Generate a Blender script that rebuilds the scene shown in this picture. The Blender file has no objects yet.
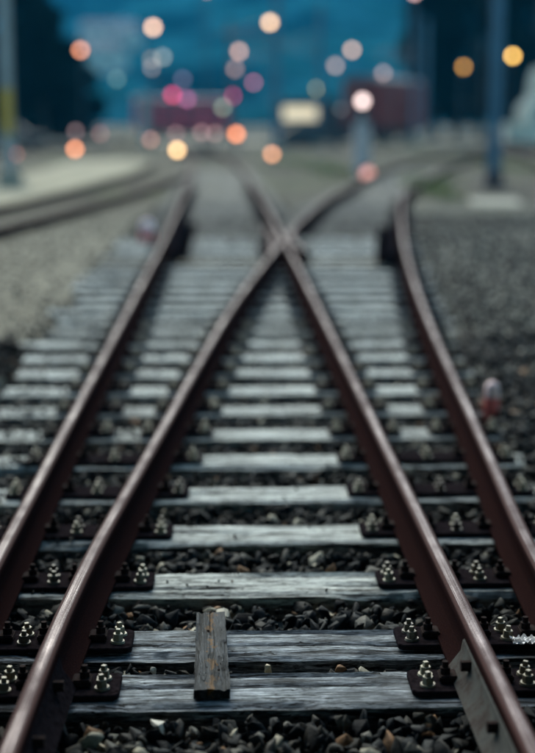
import bpy, bmesh, math, random
import numpy as np
from mathutils import Vector, Matrix, noise
R = math.radians
random.seed(11); rng = np.random.default_rng(11)
sc = bpy.context.scene
col = sc.collection

# ------------------------------------------------------------------ camera
cd = bpy.data.cameras.new('camera'); cam = bpy.data.objects.new('camera', cd); col.objects.link(cam)
cam.location = (0, 0, 1.623); cam.rotation_euler = (R(90 - 10.534), 0, R(-1.653))
cd.sensor_fit = 'VERTICAL'; cd.sensor_height = 36; cd.sensor_width = 36; cd.lens = 65.95
cd.clip_start = 0.1; cd.clip_end = 9000
cd.dof.use_dof = True; cd.dof.focus_distance = 4.26; cd.dof.aperture_fstop = 1.03
sc.camera = cam

# ------------------------------------------------------------------ sky, sun, exposure
EXPO = 1.8
SUN_EL, SUN_AZ = R(30), R(-12)          # azimuth from +Y, positive towards +X
w = bpy.data.worlds.new('World'); sc.world = w; w.use_nodes = True
wt = w.node_tree; wt.nodes.clear()
sky = wt.nodes.new('ShaderNodeTexSky'); sky.sky_type = 'NISHITA'; sky.sun_disc = False
sky.sun_elevation = SUN_EL; sky.sun_rotation = SUN_AZ; sky.air_density = 1.2; sky.dust_density = 1.5; sky.ozone_density = 3
bg = wt.nodes.new('ShaderNodeBackground'); bg.inputs[1].default_value = 0.12
wo = wt.nodes.new('ShaderNodeOutputWorld')
tint = wt.nodes.new('ShaderNodeMix'); tint.data_type = 'RGBA'; tint.blend_type = 'MULTIPLY'; tint.inputs[0].default_value = 1
tint.inputs[7].default_value = (.77, .97, .90, 1)
wt.links.new(sky.outputs[0], tint.inputs[6]); wt.links.new(tint.outputs[2], bg.inputs[0]); wt.links.new(bg.outputs[0], wo.inputs[0])
sd = bpy.data.lights.new('sun', 'SUN'); sd.energy = 1.9; sd.angle = R(60); sd.color = (1, .96, .88)
sun = bpy.data.objects.new('sun', sd); col.objects.link(sun)
dv = Vector((math.sin(SUN_AZ) * math.cos(SUN_EL), math.cos(SUN_AZ) * math.cos(SUN_EL), math.sin(SUN_EL)))
sun.rotation_euler = dv.to_track_quat('Z', 'Y').to_euler()
sc.view_settings.view_transform = 'Standard'; sc.view_settings.look = 'None'
sc.view_settings.exposure = EXPO; sc.view_settings.gamma = 1
sc.render.engine = 'CYCLES'
cy = sc.cycles; cy.use_denoising = True; cy.max_bounces = 5; cy.diffuse_bounces = 2; cy.glossy_bounces = 2
cy.volume_bounces = 0; cy.sample_clamp_indirect = 2.0; cy.caustics_reflective = False; cy.caustics_refractive = False
cy.use_adaptive_sampling = False

# ------------------------------------------------------------------ materials
def newmat(name):
    m = bpy.data.materials.new(name); m.use_nodes = True
    nt = m.node_tree; b = nt.nodes['Principled BSDF']
    return m, nt, b
def N(nt, t, **kw):
    n = nt.nodes.new(t)
    for k, v in kw.items():
        if k in n.inputs: n.inputs[k].default_value = v
        else: setattr(n, k, v)
    return n
def ramp(nt, fac, stops, interp='LINEAR'):
    r = nt.nodes.new('ShaderNodeValToRGB'); cr = r.color_ramp; cr.interpolation = interp
    while len(cr.elements) < len(stops): cr.elements.new(.5)
    for e, (p, c) in zip(cr.elements, stops):
        e.position = p; e.color = (*c, 1) if len(c) == 3 else c
    nt.links.new(fac, r.inputs[0]); return r.outputs[0]
def coords(nt, scale=(1, 1, 1), which='Object'):
    tc = nt.nodes.new('ShaderNodeTexCoord'); mp = nt.nodes.new('ShaderNodeMapping')
    mp.inputs['Scale'].default_value = scale; nt.links.new(tc.outputs[which], mp.inputs[0]); return mp.outputs[0]
def noise_n(nt, vec, scale, detail=4, rough=.55, dist=0):
    n = N(nt, 'ShaderNodeTexNoise', Scale=scale, Detail=detail, Roughness=rough, Distortion=dist)
    nt.links.new(vec, n.inputs['Vector']); return n.outputs['Fac']
def mixc(nt, fac, a, b, mode='MIX'):
    m = nt.nodes.new('ShaderNodeMix'); m.data_type = 'RGBA'; m.blend_type = mode; m.clamp_factor = True
    def put(s, v):
        if isinstance(v, (int, float)): s.default_value = v
        elif isinstance(v, tuple): s.default_value = (*v, 1)
        else: nt.links.new(v, s)
    put(m.inputs[0], fac); put(m.inputs[6], a); put(m.inputs[7], b); return m.outputs[2]
def mathn(nt, op, a, b=0., c=None):
    m = nt.nodes.new('ShaderNodeMath'); m.operation = op
    for i, v in enumerate((a, b) if c is None else (a, b, c)):
        if isinstance(v, (int, float)): m.inputs[i].default_value = v
        else: nt.links.new(v, m.inputs[i])
    return m.outputs[0]
def bump(nt, bs, h, strength=.5, dist=.01):
    b = N(nt, 'ShaderNodeBump', Strength=strength, Distance=dist)
    nt.links.new(h, b.inputs['Height']); nt.links.new(b.outputs[0], bs.inputs['Normal'])
def simple(name, c, rough=.6, metal=0., var=.25, scale=6, spec=.5):
    m, nt, b = newmat(name); v = coords(nt)
    n = noise_n(nt, v, scale, 5)
    lo = tuple(x * (1 - var) for x in c); hi = tuple(min(1, x * (1 + var)) for x in c)
    nt.links.new(ramp(nt, n, [(.3, lo), (.7, hi)]), b.inputs['Base Color'])
    b.inputs['Roughness'].default_value = rough; b.inputs['Metallic'].default_value = metal; b.inputs['Specular IOR Level'].default_value = spec
    bump(nt, b, n, .2, .01)
    return m
def emis(name, c, s):
    m, nt, b = newmat(name)
    b.inputs['Base Color'].default_value = (*[min(1, x) for x in c], 1)
    b.inputs['Emission Color'].default_value = (*c, 1); b.inputs['Emission Strength'].default_value = s / 2 ** EXPO
    m.cycles.emission_sampling = 'NONE'
    return m
M = {}
def wood_mat(name, dark, mid, light, lichen=None, mul=.85):
    m, nt, b = newmat(name)
    oi = nt.nodes.new('ShaderNodeObjectInfo')
    tc = nt.nodes.new('ShaderNodeTexCoord')
    add = nt.nodes.new('ShaderNodeVectorMath'); add.operation = 'MULTIPLY_ADD'
    nt.links.new(oi.outputs['Random'], add.inputs[0]); add.inputs[1].default_value = (13, 7, 5); nt.links.new(tc.outputs['Object'], add.inputs[2])
    def mapped(s):
        mp = nt.nodes.new('ShaderNodeMapping'); mp.inputs['Scale'].default_value = s
        nt.links.new(add.outputs[0], mp.inputs[0]); return mp.outputs[0]
    fine = noise_n(nt, mapped((12, 120, 120)), 1.0, 10, .72, .8)
    grain = noise_n(nt, mapped((1.2, 26, 26)), 1.0, 5, .6, 1.6)
    crack = noise_n(nt, mapped((2.6, 75, 40)), 1.0, 6, .6, 1.2)
    hair = noise_n(nt, mapped((20, 260, 120)), 1.0, 6, .6, 1.2)
    blot = noise_n(nt, mapped((4, 6, 6)), 1.0, 5, .6)
    c1 = ramp(nt, fine, [(.30, dark), (.5, mid), (.68, light)])
    c2 = ramp(nt, grain, [(.38, (.42, .42, .44)), (.6, (1, 1, 1))])
    c = mixc(nt, mul, c1, c2, 'MULTIPLY')
    ck = ramp(nt, crack, [(.40, (.03, .03, .03)), (.45, (1, 1, 1))])
    c = mixc(nt, 1., c, ck, 'MULTIPLY')
    c = mixc(nt, .8, c, ramp(nt, hair, [(.40, (.12, .12, .13)), (.50, (1, 1, 1))]), 'MULTIPLY')
    rid = mathn(nt, 'ABSOLUTE', mathn(nt, 'SUBTRACT', noise_n(nt, mapped((5, 60, 60)), 1.0, 3, .5, .9), .5))
    gate = noise_n(nt, mapped((5, 16, 16)), 1.0, 3, .5)
    rid = mathn(nt, 'ADD', rid, ramp(nt, gate, [(.46, (0, 0, 0)), (.70, (.12, .12, .12))]))
    c = mixc(nt, 1., c, ramp(nt, rid, [(.008, (.03, .03, .035)), (.032, (1, 1, 1))]), 'MULTIPLY')
    bl = ramp(nt, blot, [(.36, (.22, .23, .25)), (.52, (1, 1, 1))])
    c = mixc(nt, mul * .9, c, bl, 'MULTIPLY')
    var = nt.nodes.new('ShaderNodeMapRange'); nt.links.new(oi.outputs['Random'], var.inputs[0])
    var.inputs[3].default_value = .8; var.inputs[4].default_value = 1.15
    vm = nt.nodes.new('ShaderNodeVectorMath'); vm.operation = 'SCALE'; nt.links.new(c, vm.inputs[0]); nt.links.new(var.outputs[0], vm.inputs['Scale'])
    c = vm.outputs[0]
    if lichen:
        ln = noise_n(nt, mapped((26, 40, 30)), 1.0, 6, .7)
        sx = nt.nodes.new('ShaderNodeSeparateXYZ'); nt.links.new(tc.outputs['Object'], sx.inputs[0])
        band = mathn(nt, 'ABSOLUTE', sx.outputs['Y'])
        band = mathn(nt, 'MULTIPLY', mathn(nt, 'SUBTRACT', .032, band), 7)
        f = ramp(nt, mathn(nt, 'ADD', ln, band), [(.67, (0, 0, 0)), (.74, (1, 1, 1))])
        c = mixc(nt, f, c, lichen)
    nt.links.new(c, b.inputs['Base Color'])
    b.inputs['Roughness'].default_value = .75; b.inputs['Specular IOR Level'].default_value = .12
    h = mathn(nt, 'ADD', mathn(nt, 'MULTIPLY', fine, .5), mathn(nt, 'MULTIPLY', ramp(nt, crack, [(.35, (0, 0, 0)), (.44, (1, 1, 1))]), .9))
    h = mathn(nt, 'ADD', h, mathn(nt, 'MULTIPLY', grain, .5))
    h = mathn(nt, 'ADD', h, ramp(nt, rid, [(.0, (0, 0, 0)), (.03, (.8, .8, .8))]))
    bump(nt, b, h, 1.0, .009)
    return m
M['wood'] = wood_mat('weathered_wood', (.15, .16, .15), (.56, .57, .51), (.80, .80, .71), None, .5)
M['woodnear'] = wood_mat('shade_toned_wood', (.028, .033, .04), (.24, .265, .275), (.70, .74, .77), None, .95)  # sleeper wood with the foreground dimness put into its colour, nearest pair only
M['woodfar'] = wood_mat('dark_far_wood', (.02, .02, .018), (.15, .15, .13), (.42, .42, .37), None, .9)  # darker timber tones for the sleepers beyond the crossing
M['woodtan'] = wood_mat('newer_wood', (.24, .19, .12), (.42, .35, .24), (.56, .48, .34))
M['board'] = wood_mat('lichen_wood', (.006, .007, .009), (.025, .028, .032), (.10, .105, .11), (.10, .045, .008))

def rail_mat():
    m, nt, b = newmat('rail_steel')
    g = nt.nodes.new('ShaderNodeNewGeometry'); s = nt.nodes.new('ShaderNodeSeparateXYZ'); nt.links.new(g.outputs['Normal'], s.inputs[0])
    uv = coords(nt, (1, 1, 1), 'UV')
    mp = nt.nodes.new('ShaderNodeMapping'); mp.inputs['Scale'].default_value = (1.5, 420, 1); nt.links.new(uv, mp.inputs[0])
    streak = noise_n(nt, mp.outputs[0], 1., 5, .6)
    mp2 = nt.nodes.new('ShaderNodeMapping'); mp2.inputs['Scale'].default_value = (60, 220, 1); nt.links.new(uv, mp2.inputs[0])
    speck = noise_n(nt, mp2.outputs[0], 1.5, 6, .7)
    blot = noise_n(nt, coords(nt), 3.2, 5, .6)
    su = nt.nodes.new('ShaderNodeSeparateXYZ'); nt.links.new(uv, su.inputs[0])
    # worn running band: object V coordinate 0 at head centre, metres across
    av = mathn(nt, 'ABSOLUTE', mathn(nt, 'SUBTRACT', su.outputs['Y'], .5))
    band = nt.nodes.new('ShaderNodeMapRange'); nt.links.new(av, band.inputs[0]); band.interpolation_type = 'SMOOTHSTEP'
    band.inputs[1].default_value = .019; band.inputs[2].default_value = .009; band.inputs[3].default_value = 0; band.inputs[4].default_value = 1
    gp = nt.nodes.new('ShaderNodeSeparateXYZ'); nt.links.new(g.outputs['Position'], gp.inputs[0])
    head = ramp(nt, gp.outputs['Z'], [(.13, (0, 0, 0)), (.15, (1, 1, 1))])     # foot and web never see a wheel
    top = mathn(nt, 'MULTIPLY', ramp(nt, s.outputs['Z'], [(.45, (0, 0, 0)), (.80, (1, 1, 1))]), head)
    wear = mathn(nt, 'MULTIPLY', mathn(nt, 'MULTIPLY', band.outputs[0], top), ramp(nt, mathn(nt, 'ADD', mathn(nt, 'MULTIPLY', streak, .6), mathn(nt, 'MULTIPLY', speck, .4)), [(.38, (0, 0, 0)), (.62, (1, 1, 1))]))
    wear = mathn(nt, 'MULTIPLY', wear, ramp(nt, blot, [(.3, (.35,) * 3), (.6, (1, 1, 1))]))
    rust = ramp(nt, speck, [(.3, (.006, .003, .003)), (.55, (.016, .0075, .007)), (.75, (.05, .021, .015))])
    rust2 = ramp(nt, speck, [(.3, (.014, .006, .006)), (.7, (.068, .025, .021))])
    c = mixc(nt, top, rust, rust2)
    steel = ramp(nt, streak, [(.3, (.08, .058, .058)), (.7, (.32, .26, .26))])
    c = mixc(nt, wear, c, steel)
    nt.links.new(c, b.inputs['Base Color'])
    nt.links.new(mathn(nt, 'MULTIPLY', wear, .6), b.inputs['Metallic'])
    rr = nt.nodes.new('ShaderNodeMapRange'); nt.links.new(wear, rr.inputs[0]); rr.inputs[3].default_value = .9; rr.inputs[4].default_value = .27
    nt.links.new(rr.outputs[0], b.inputs['Roughness'])
    sp_ = nt.nodes.new('ShaderNodeMapRange'); nt.links.new(top, sp_.inputs[0]); sp_.inputs[3].default_value = .0; sp_.inputs[4].default_value = .06
    nt.links.new(sp_.outputs[0], b.inputs['Specular IOR Level'])
    bump(nt, b, mathn(nt, 'ADD', speck, mathn(nt, 'MULTIPLY', streak, .5)), .35, .0015)
    return m
M['rail'] = rail_mat()
M['blackiron'] = simple('dark_oiled_iron', (.012, .009, .010), .9, .0, .6, 60, .0)
M['clip'] = simple('rusty_clip', (.020, .012, .011), .9, .0, .6, 80, .03)
M['bolt'] = simple('dull_zinc', (.25, .22, .15), .5, .3, .4, 90)
def bolt_mat():
    m, nt, b = newmat('weathered_bolt'); oi = nt.nodes.new('ShaderNodeObjectInfo')
    n = noise_n(nt, coords(nt), 90, 4)
    f = ramp(nt, mathn(nt, 'ADD', oi.outputs['Random'], mathn(nt, 'MULTIPLY', n, .8)), [(.45, (0, 0, 0)), (1.0, (1, 1, 1))])
    nt.links.new(mixc(nt, f, (.045, .028, .018), (.24, .21, .14)), b.inputs['Base Color']); b.inputs['Roughness'].default_value = .6; b.inputs['Metallic'].default_value = .15
    bump(nt, b, n, .4, .002); return m
M['bolt'] = bolt_mat()
def fish_mat():
    m, nt, b = newmat('weathered_joint_plate'); v = coords(nt)
    n = noise_n(nt, v, 22, 7, .7); n2 = noise_n(nt, v, 5, 5, .6)
    c = ramp(nt, n, [(.3, (.025, .024, .022)), (.7, (.07, .066, .056))])
    c = mixc(nt, ramp(nt, mathn(nt, 'MULTIPLY', mathn(nt, 'ADD', n, n2), .5), [(.47, (0, 0, 0)), (.56, (1, 1, 1))]), c, (.022, .013, .010))
    nt.links.new(c, b.inputs['Base Color']); b.inputs['Roughness'].default_value = .8; b.inputs['Specular IOR Level'].default_value = .1
    bump(nt, b, n, .5, .003); return m
M['fish'] = fish_mat()
M['galv'] = simple('galvanised_steel', (.27, .27, .25), .7, .0, .2, 5, .1)
M['bluesteel'] = simple('blue_grey_steel', (.04, .10, .14), .5, .2, .2, 5)
M['darksteel'] = simple('dark_mast_steel', (.04, .05, .06), .5, .5, .2, 5)
M['concrete'] = simple('concrete', (.25, .22, .17), .9, 0, .25, 4, .05)
M['plinth'] = simple('dark_plinth', (.05, .035, .035), .8, 0, .4, 8)
M['yellow'] = simple('yellow_paint', (.42, .25, .03), .6, 0, .3, 9)
M['redwagon'] = simple('red_wagon_paint', (.16, .010, .004), .6, 0, .3, 2)
M['pinktrain'] = simple('crimson_coach_paint', (.62, .045, .08), .45, 0, .2, 2)
M['black'] = simple('black_paint', (.01, .01, .012), .5, 0, .3, 4)
M['glass'] = simple('window_glass', (.03, .05, .06), .12, 0, .1, 2)
M['cream'] = simple('cream_paint', (.72, .62, .42), .5, 0, .08, 3)
M['whitewall'] = simple('pale_render', (.44, .40, .31), .85, 0, .08, 1)
M['roof'] = simple('grey_roof_tiles', (.10, .09, .09), .8, 0, .3, 2)
M['orange'] = simple('salmon_paint', (.85, .16, .13), .5, 0, .15, 30)
M['pinkcap'] = simple('faded_pink_paint', (.90, .58, .52), .6, 0, .15, 20, .1)
M['paleplate'] = simple('faded_cabinet_paint', (.42, .34, .31), .7, 0, .15, 6, .1)
M['whitep'] = simple('white_paint', (.78, .76, .74), .5, 0, .08, 20)
M['bark'] = simple('bark', (.05, .04, .03), .9, 0, .3, 5)
M['wire'] = simple('copper_wire', (.03, .03, .03), .5, .5, .1, 5)
def leaf_mat(name, c):
    m, nt, b = newmat(name)
    g = nt.nodes.new('ShaderNodeNewGeometry')
    nt.links.new(ramp(nt, g.outputs['Random Per Island'], [(0, tuple(x * .5 for x in c)), (1, tuple(x * 1.5 for x in c))]), b.inputs['Base Color'])
    b.inputs['Roughness'].default_value = .9; b.inputs['Specular IOR Level'].default_value = 0
    return m
M['leaf'] = leaf_mat('dark_leaves', (.006, .012, .010))
M['weed'] = leaf_mat('weed_leaves', (.22, .20, .08))
def stone_mat():
    m, nt, b = newmat('ballast_stone')
    g = nt.nodes.new('ShaderNodeNewGeometry')
    c = ramp(nt, g.outputs['Random Per Island'], [(0, (.004, .005, .006)), (.36, (.008, .010, .011)), (.58, (.020, .018, .015)), (.72, (.05, .044, .035)), (.86, (.12, .11, .09)), (.94, (.30, .27, .20)), (.98, (.22, .12, .06))], 'CONSTANT')
    v = coords(nt)
    n = noise_n(nt, v, 28, 6, .65); n2 = noise_n(nt, v, 160, 3, .6)
    c = mixc(nt, .85, c, ramp(nt, n, [(.3, (.45, .45, .45)), (.72, (1.25, 1.25, 1.25))]), 'MULTIPLY')
    c = mixc(nt, .5, c, ramp(nt, n2, [(.35, (.55, .55, .55)), (.65, (1.2, 1.2, 1.2))]), 'MULTIPLY')
    nt.links.new(c, b.inputs['Base Color']); b.inputs['Roughness'].default_value = .7; b.inputs['Specular IOR Level'].default_value = .08
    bump(nt, b, mathn(nt, 'ADD', n, mathn(nt, 'MULTIPLY', n2, .3)), .6, .008)
    return m
M['stone'] = stone_mat()
def ground_mat():
    m, nt, b = newmat('yard_ground')
    v = coords(nt)
    vo = N(nt, 'ShaderNodeTexVoronoi', Scale=26.); nt.links.new(v, vo.inputs['Vector'])
    hs = nt.nodes.new('ShaderNodeSeparateColor'); nt.links.new(vo.outputs['Color'], hs.inputs[0])
    peb = ramp(nt, hs.outputs[0], [(0, (.02, .022, .022)), (.45, (.07, .07, .065)), (.8, (.16, .155, .13)), (1, (.34, .30, .22))])
    n = noise_n(nt, v, .9, 6, .6); n2 = noise_n(nt, v, 6, 5, .6)
    sand = ramp(nt, n2, [(.3, (.085, .066, .040)), (.7, (.29, .235, .15))])
    grit = ramp(nt, n2, [(.3, (.032, .030, .024)), (.7, (.14, .128, .098))])
    sx = nt.nodes.new('ShaderNodeSeparateXYZ'); nt.links.new(v, sx.inputs[0])
    left = nt.nodes.new('ShaderNodeMapRange'); left.interpolation_type = 'SMOOTHSTEP'
    nt.links.new(mathn(nt, 'ADD', sx.outputs['X'], mathn(nt, 'MULTIPLY', n, .9)), left.inputs[0])
    left.inputs[1].default_value = -.2; left.inputs[2].default_value = -1.3; left.inputs[3].default_value = 0; left.inputs[4].default_value = 1
    yn = nt.nodes.new('ShaderNodeMapRange'); yn.interpolation_type = 'SMOOTHSTEP'
    nt.links.new(mathn(nt, 'ADD', sx.outputs['Y'], mathn(nt, 'MULTIPLY', n, 3.)), yn.inputs[0])
    yn.inputs[1].default_value = 10.5; yn.inputs[2].default_value = 13.; yn.inputs[3].default_value = 0; yn.inputs[4].default_value = 1
    f = mathn(nt, 'MULTIPLY', left.outputs[0], yn.outputs[0])
    base = mixc(nt, f, grit, sand)
    base = mixc(nt, .5, base, peb)
    fy = nt.nodes.new('ShaderNodeMapRange'); nt.links.new(sx.outputs['Y'], fy.inputs[0]); fy.inputs[1].default_value = 20; fy.inputs[2].default_value = 30
    base = mixc(nt, mathn(nt, 'MULTIPLY', fy.outputs[0], .8), base, ramp(nt, n, [(.35, (.022, .018, .013)), (.65, (.085, .068, .046))]))
    grn = ramp(nt, noise_n(nt, v, .22, 5, .6), [(.52, (0, 0, 0)), (.66, (1, 1, 1))])
    far = nt.nodes.new('ShaderNodeMapRange'); nt.links.new(sx.outputs['Y'], far.inputs[0])
    far.inputs[1].default_value = 22; far.inputs[2].default_value = 34
    base = mixc(nt, mathn(nt, 'MULTIPLY', mathn(nt, 'MULTIPLY', grn, far.outputs[0]), .55), base, (.10, .12, .05))
    c = mixc(nt, 1., base, ramp(nt, n, [(.3, (.7, .7, .7)), (.7, (1.15, 1.15, 1.15))]), 'MULTIPLY')
    nt.links.new(c, b.inputs['Base Color']); b.inputs['Roughness'].default_value = .95; b.inputs['Specular IOR Level'].default_value = .05
    bump(nt, b, mathn(nt, 'ADD', mathn(nt, 'MULTIPLY', vo.outputs['Distance'], -1.), n2), .8, .02)
    return m
M['ground'] = ground_mat()
def hill_mat():
    m, nt, b = newmat('wooded_hillside')
    v = coords(nt)
    n = noise_n(nt, v, .011, 6, .62, .8); n2 = noise_n(nt, v, .05, 4, .6)
    c = ramp(nt, n, [(.36, (.002, .010, .014)), (.45, (.004, .024, .034)), (.52, (.014, .085, .105)), (.57, (.005, .035, .036)), (.68, (.014, .075, .11))])  # blue of the distant haze is put into the forest patch colours
    c = mixc(nt, .7, c, ramp(nt, n2, [(.3, (.6, .6, .6)), (.7, (1.2, 1.2, 1.2))]), 'MULTIPLY')
    nt.links.new(c, b.inputs['Base Color']); b.inputs['Roughness'].default_value = .9
    b.inputs['Specular IOR Level'].default_value = 0
    return m
M['hill'] = hill_mat()

# ------------------------------------------------------------------ helpers
def obj(name, bm, mat, parent=None, loc=None, smooth=None):
    me = bpy.data.meshes.new(name)
    if isinstance(bm, bmesh.types.BMesh):
        bm.normal_update(); bm.to_mesh(me); bm.free()
    else: me = bm
    if not me.materials: me.materials.append(mat)
    if smooth is not None:
        me.polygons.foreach_set('use_smooth', [True] * len(me.polygons)); me.set_sharp_from_angle(angle=R(smooth))
    o = bpy.data.objects.new(name, me); col.objects.link(o)
    if parent: o.parent = parent
    if loc: o.location = loc
    return o
def tag(o, label=None, cat=None, group=None, kind=None):
    if label: o['label'] = label
    if cat: o['category'] = cat
    if group: o['group'] = group
    if kind: o['kind'] = kind
    return o
def empty(name, loc=(0, 0, 0), rz=0, **kw):
    o = bpy.data.objects.new(name, None); col.objects.link(o); o.location = loc; o.rotation_euler = (0, 0, rz)
    o.empty_display_size = .1
    return tag(o, **kw)
def box(bm, c, s, rz=0, bev=0):
    r = bmesh.ops.create_cube(bm, size=1)
    vs = r['verts']
    bmesh.ops.scale(bm, vec=s, verts=vs)
    if bev:
        es = list({e for v in vs for e in v.link_edges})
        g = bmesh.ops.bevel(bm, geom=es, offset=bev, segments=2, affect='EDGES')
        vs = list({v for v in g['verts']} | {v for v in vs if v.is_valid})
    if rz: bmesh.ops.rotate(bm, matrix=Matrix.Rotation(rz, 3, 'Z'), verts=vs)
    bmesh.ops.translate(bm, vec=c, verts=vs); return vs
def cyl(bm, c, r1, r2, h, seg=12, rot=None):
    r = bmesh.ops.create_cone(bm, cap_ends=True, segments=seg, radius1=r1, radius2=r2, depth=h)
    if rot: bmesh.ops.rotate(bm, matrix=rot, verts=r['verts'])
    bmesh.ops.translate(bm, vec=(c[0], c[1], c[2]), verts=r['verts']); return r['verts']
def bar(bm, a, b_, r, seg=8, r2=None):
    a = Vector(a); b_ = Vector(b_); d = b_ - a
    q = d.to_track_quat('Z', 'Y').to_matrix()
    cyl(bm, (a + b_) / 2, r, r if r2 is None else r2, d.length, seg, q)
def ball(bm, c, r, sub=2):
    g = bmesh.ops.create_icosphere(bm, subdivisions=sub, radius=r); bmesh.ops.translate(bm, vec=c, verts=g['verts']); return g['verts']
def catmull(P, step=.3, step_far=1.2):
    P = [np.array(p, float) for p in P]
    P = [2 * P[0] - P[1]] + P + [2 * P[-1] - P[-2]]
    out = []
    for i in range(1, len(P) - 2):
        p0, p1, p2, p3 = P[i - 1:i + 3]
        L = np.linalg.norm(p2 - p1); n = max(1, int(L / (step if p1[1] < 22 else step_far)))
        for k in range(n):
            t = k / n
            out.append(.5 * (2 * p1 + (p2 - p0) * t + (2 * p0 - 5 * p1 + 4 * p2 - p3) * t * t + (3 * p1 - p0 - 3 * p2 + p3) * t ** 3))
    out.append(P[-2]); return out
def xat(line, y):
    ys = [p[1] for p in line]; xs = [p[0] for p in line]
    return float(np.interp(y, ys, xs))
def offset(line, d):
    out = []
    for i, p in enumerate(line):
        a = line[max(0, i - 1)]; b_ = line[min(len(line) - 1, i + 1)]; t = (b_ - a) / np.linalg.norm(b_ - a)
        out.append(p + d * np.array([t[1], -t[0]]))
    return out

# ------------------------------------------------------------------ track alignment (world metres; sleeper top at z = 0)
LA = catmull([(-.785, 1.2), (-.785, 6), (-.785, 12), (-.80, 18), (-.86, 26), (-.93, 34), (-1.15, 46), (-1.7, 62), (-3.2, 90)])
LC = catmull([(.715, 1.2), (.715, 6), (.715, 12), (.70, 17.06), (.655, 26), (.575, 34), (.36, 46), (-.2, 62), (-1.7, 90)])
LB = catmull([(-.55, 1.2), (-.525, 3.03), (-.485, 4.3), (-.354, 6.05), (.07, 11.3), (.68, 17.06), (1.10, 20.6), (1.80, 25.7), (2.48, 29.6), (3.87, 37.5), (5.6, 45.8), (10., 62), (21., 90)])
LD = catmull([(.93, 1.2), (.985, 3.03), (1.045, 4.5), (1.16, 6.0), (1.59, 11.25), (2.22, 17.4), (3.22, 25.6), (3.82, 29.4), (4.80, 33.9), (7.3, 45.), (11.6, 60), (22.5, 88)])
LEFT2 = catmull([(-6.0, 2), (-4.15, 12), (-3.18, 19.4), (-2.15, 27.35), (-1.35, 35.9), (-1.05, 44)])
LEFT1 = offset(LEFT2, -1.40)
RT1 = catmull([(5.0, 14), (7.6, 30), (10.4, 46), (17.5, 90), (22, 120)])
RT2 = offset(RT1, 1.5)
YF = 17.06

PROF = [(.0625, 0), (.0625, .010), (.035, .016), (.013, .026), (.0085, .036), (.0085, .092), (.014, .100), (.0255, .107), (.028, .112), (.028, .131), (.0255, .138), (.020, .1427), (.011, .145), (0, .1452)]
PROF = PROF + [(-x, z) for x, z in reversed(PROF[:-1])]
RB = .02
def sweep(line, prof=PROF, z0=RB, wob=0):
    bm = bmesh.new(); uvl = bm.loops.layers.uv.new('UV')
    rings = []; s = 0
    iv = max(range(len(prof)), key=lambda i: prof[i][1])
    vv = [0.5] * len(prof)
    for i in range(iv + 1, len(prof)): vv[i] = vv[i - 1] + math.dist(prof[i], prof[i - 1])
    for i in range(iv - 1, -1, -1): vv[i] = vv[i + 1] - math.dist(prof[i], prof[i + 1])
    us = []
    for i, p in enumerate(line):
        a = line[max(0, i - 1)]; b_ = line[min(len(line) - 1, i + 1)]; t = (b_ - a) / np.linalg.norm(b_ - a)
        nrm = np.array([t[1], -t[0]])
        if i: s += float(np.linalg.norm(p - line[i - 1]))
        us.append(s)
        rings.append([bm.verts.new((p[0] + nrm[0] * q[0], p[1] + nrm[1] * q[0], z0 + q[1])) for q in prof])
    n = len(prof)
    for i in range(len(rings) - 1):
        for k in range(n):
            k2 = (k + 1) % n
            f = bm.faces.new((rings[i][k], rings[i + 1][k], rings[i + 1][k2], rings[i][k2]))
            vb = vv[k2] if k2 else vv[k] + .125
            for l, (u_, v_) in zip(f.loops, ((us[i], vv[k]), (us[i + 1], vv[k]), (us[i + 1], vb), (us[i], vb))): l[uvl].uv = (u_, v_)
    bm.faces.new(rings[0]); bm.faces.new(list(reversed(rings[-1])))
    bmesh.ops.recalc_face_normals(bm, faces=bm.faces)
    return bm
def cut(line, y0, y1):
    mid = [p for p in line if y0 < p[1] < y1]
    return [np.array([xat(line, y0), y0])] + mid + [np.array([xat(line, y1), y1])]
def rail(line, label, group=None):
    o = obj('rail', sweep(line), M['rail'], smooth=35); return tag(o, label, 'rail', group)

# ------------------------------------------------------------------ SETTING: ground, hills, path
def gz(x, y):
    xd = xat(LD, y)
    sm = lambda t: max(0, min(1, t)) ** 2 * (3 - 2 * max(0, min(1, t)))
    base = -.095 + .055 * sm((y - 12) / 8) + .03 * sm((y - 22) / 10)
    left = sm((-1.30 - x) / .35) * (.35 + .65 * sm((y - 8.) / 3.))
    right = sm((x - xd - .10) / .2)
    z = base + (-.005 - base) * left
    z = z + (.012 - z) * right
    z += .012 * noise.noise(Vector((x * 2.1, y * 2.1, 0)))
    return z - (.02 if y > 60 else 0)
xs = np.unique(np.concatenate([np.array([-3000, -1500, -700, -300, -120, -60, -30, -18]), np.arange(-12, -4, 1.0), np.arange(-4, 5, .2), np.arange(5, 14, 1.), np.array([14, 20, 30, 60, 120, 300, 700, 1500, 3000])]))
ys = np.unique(np.concatenate([np.array([-1500, -400, -100, -30, -10, -4]), np.arange(-2, 24, .25), np.arange(24, 62, 1.5), np.array([62, 80, 110, 160, 250, 400, 700, 1200, 2500, 3000])]))
verts = [(x, y, gz(x, y)) for y in ys for x in xs]; nx = len(xs)
faces = [(j * nx + i, j * nx + i + 1, (j + 1) * nx + i + 1, (j + 1) * nx + i) for j in range(len(ys) - 1) for i in range(nx - 1)]
me = bpy.data.meshes.new('ground'); me.from_pydata(verts, [], faces); me.update()
tag(obj('ground', me, M['ground'], smooth=60), kind='structure')

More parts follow.
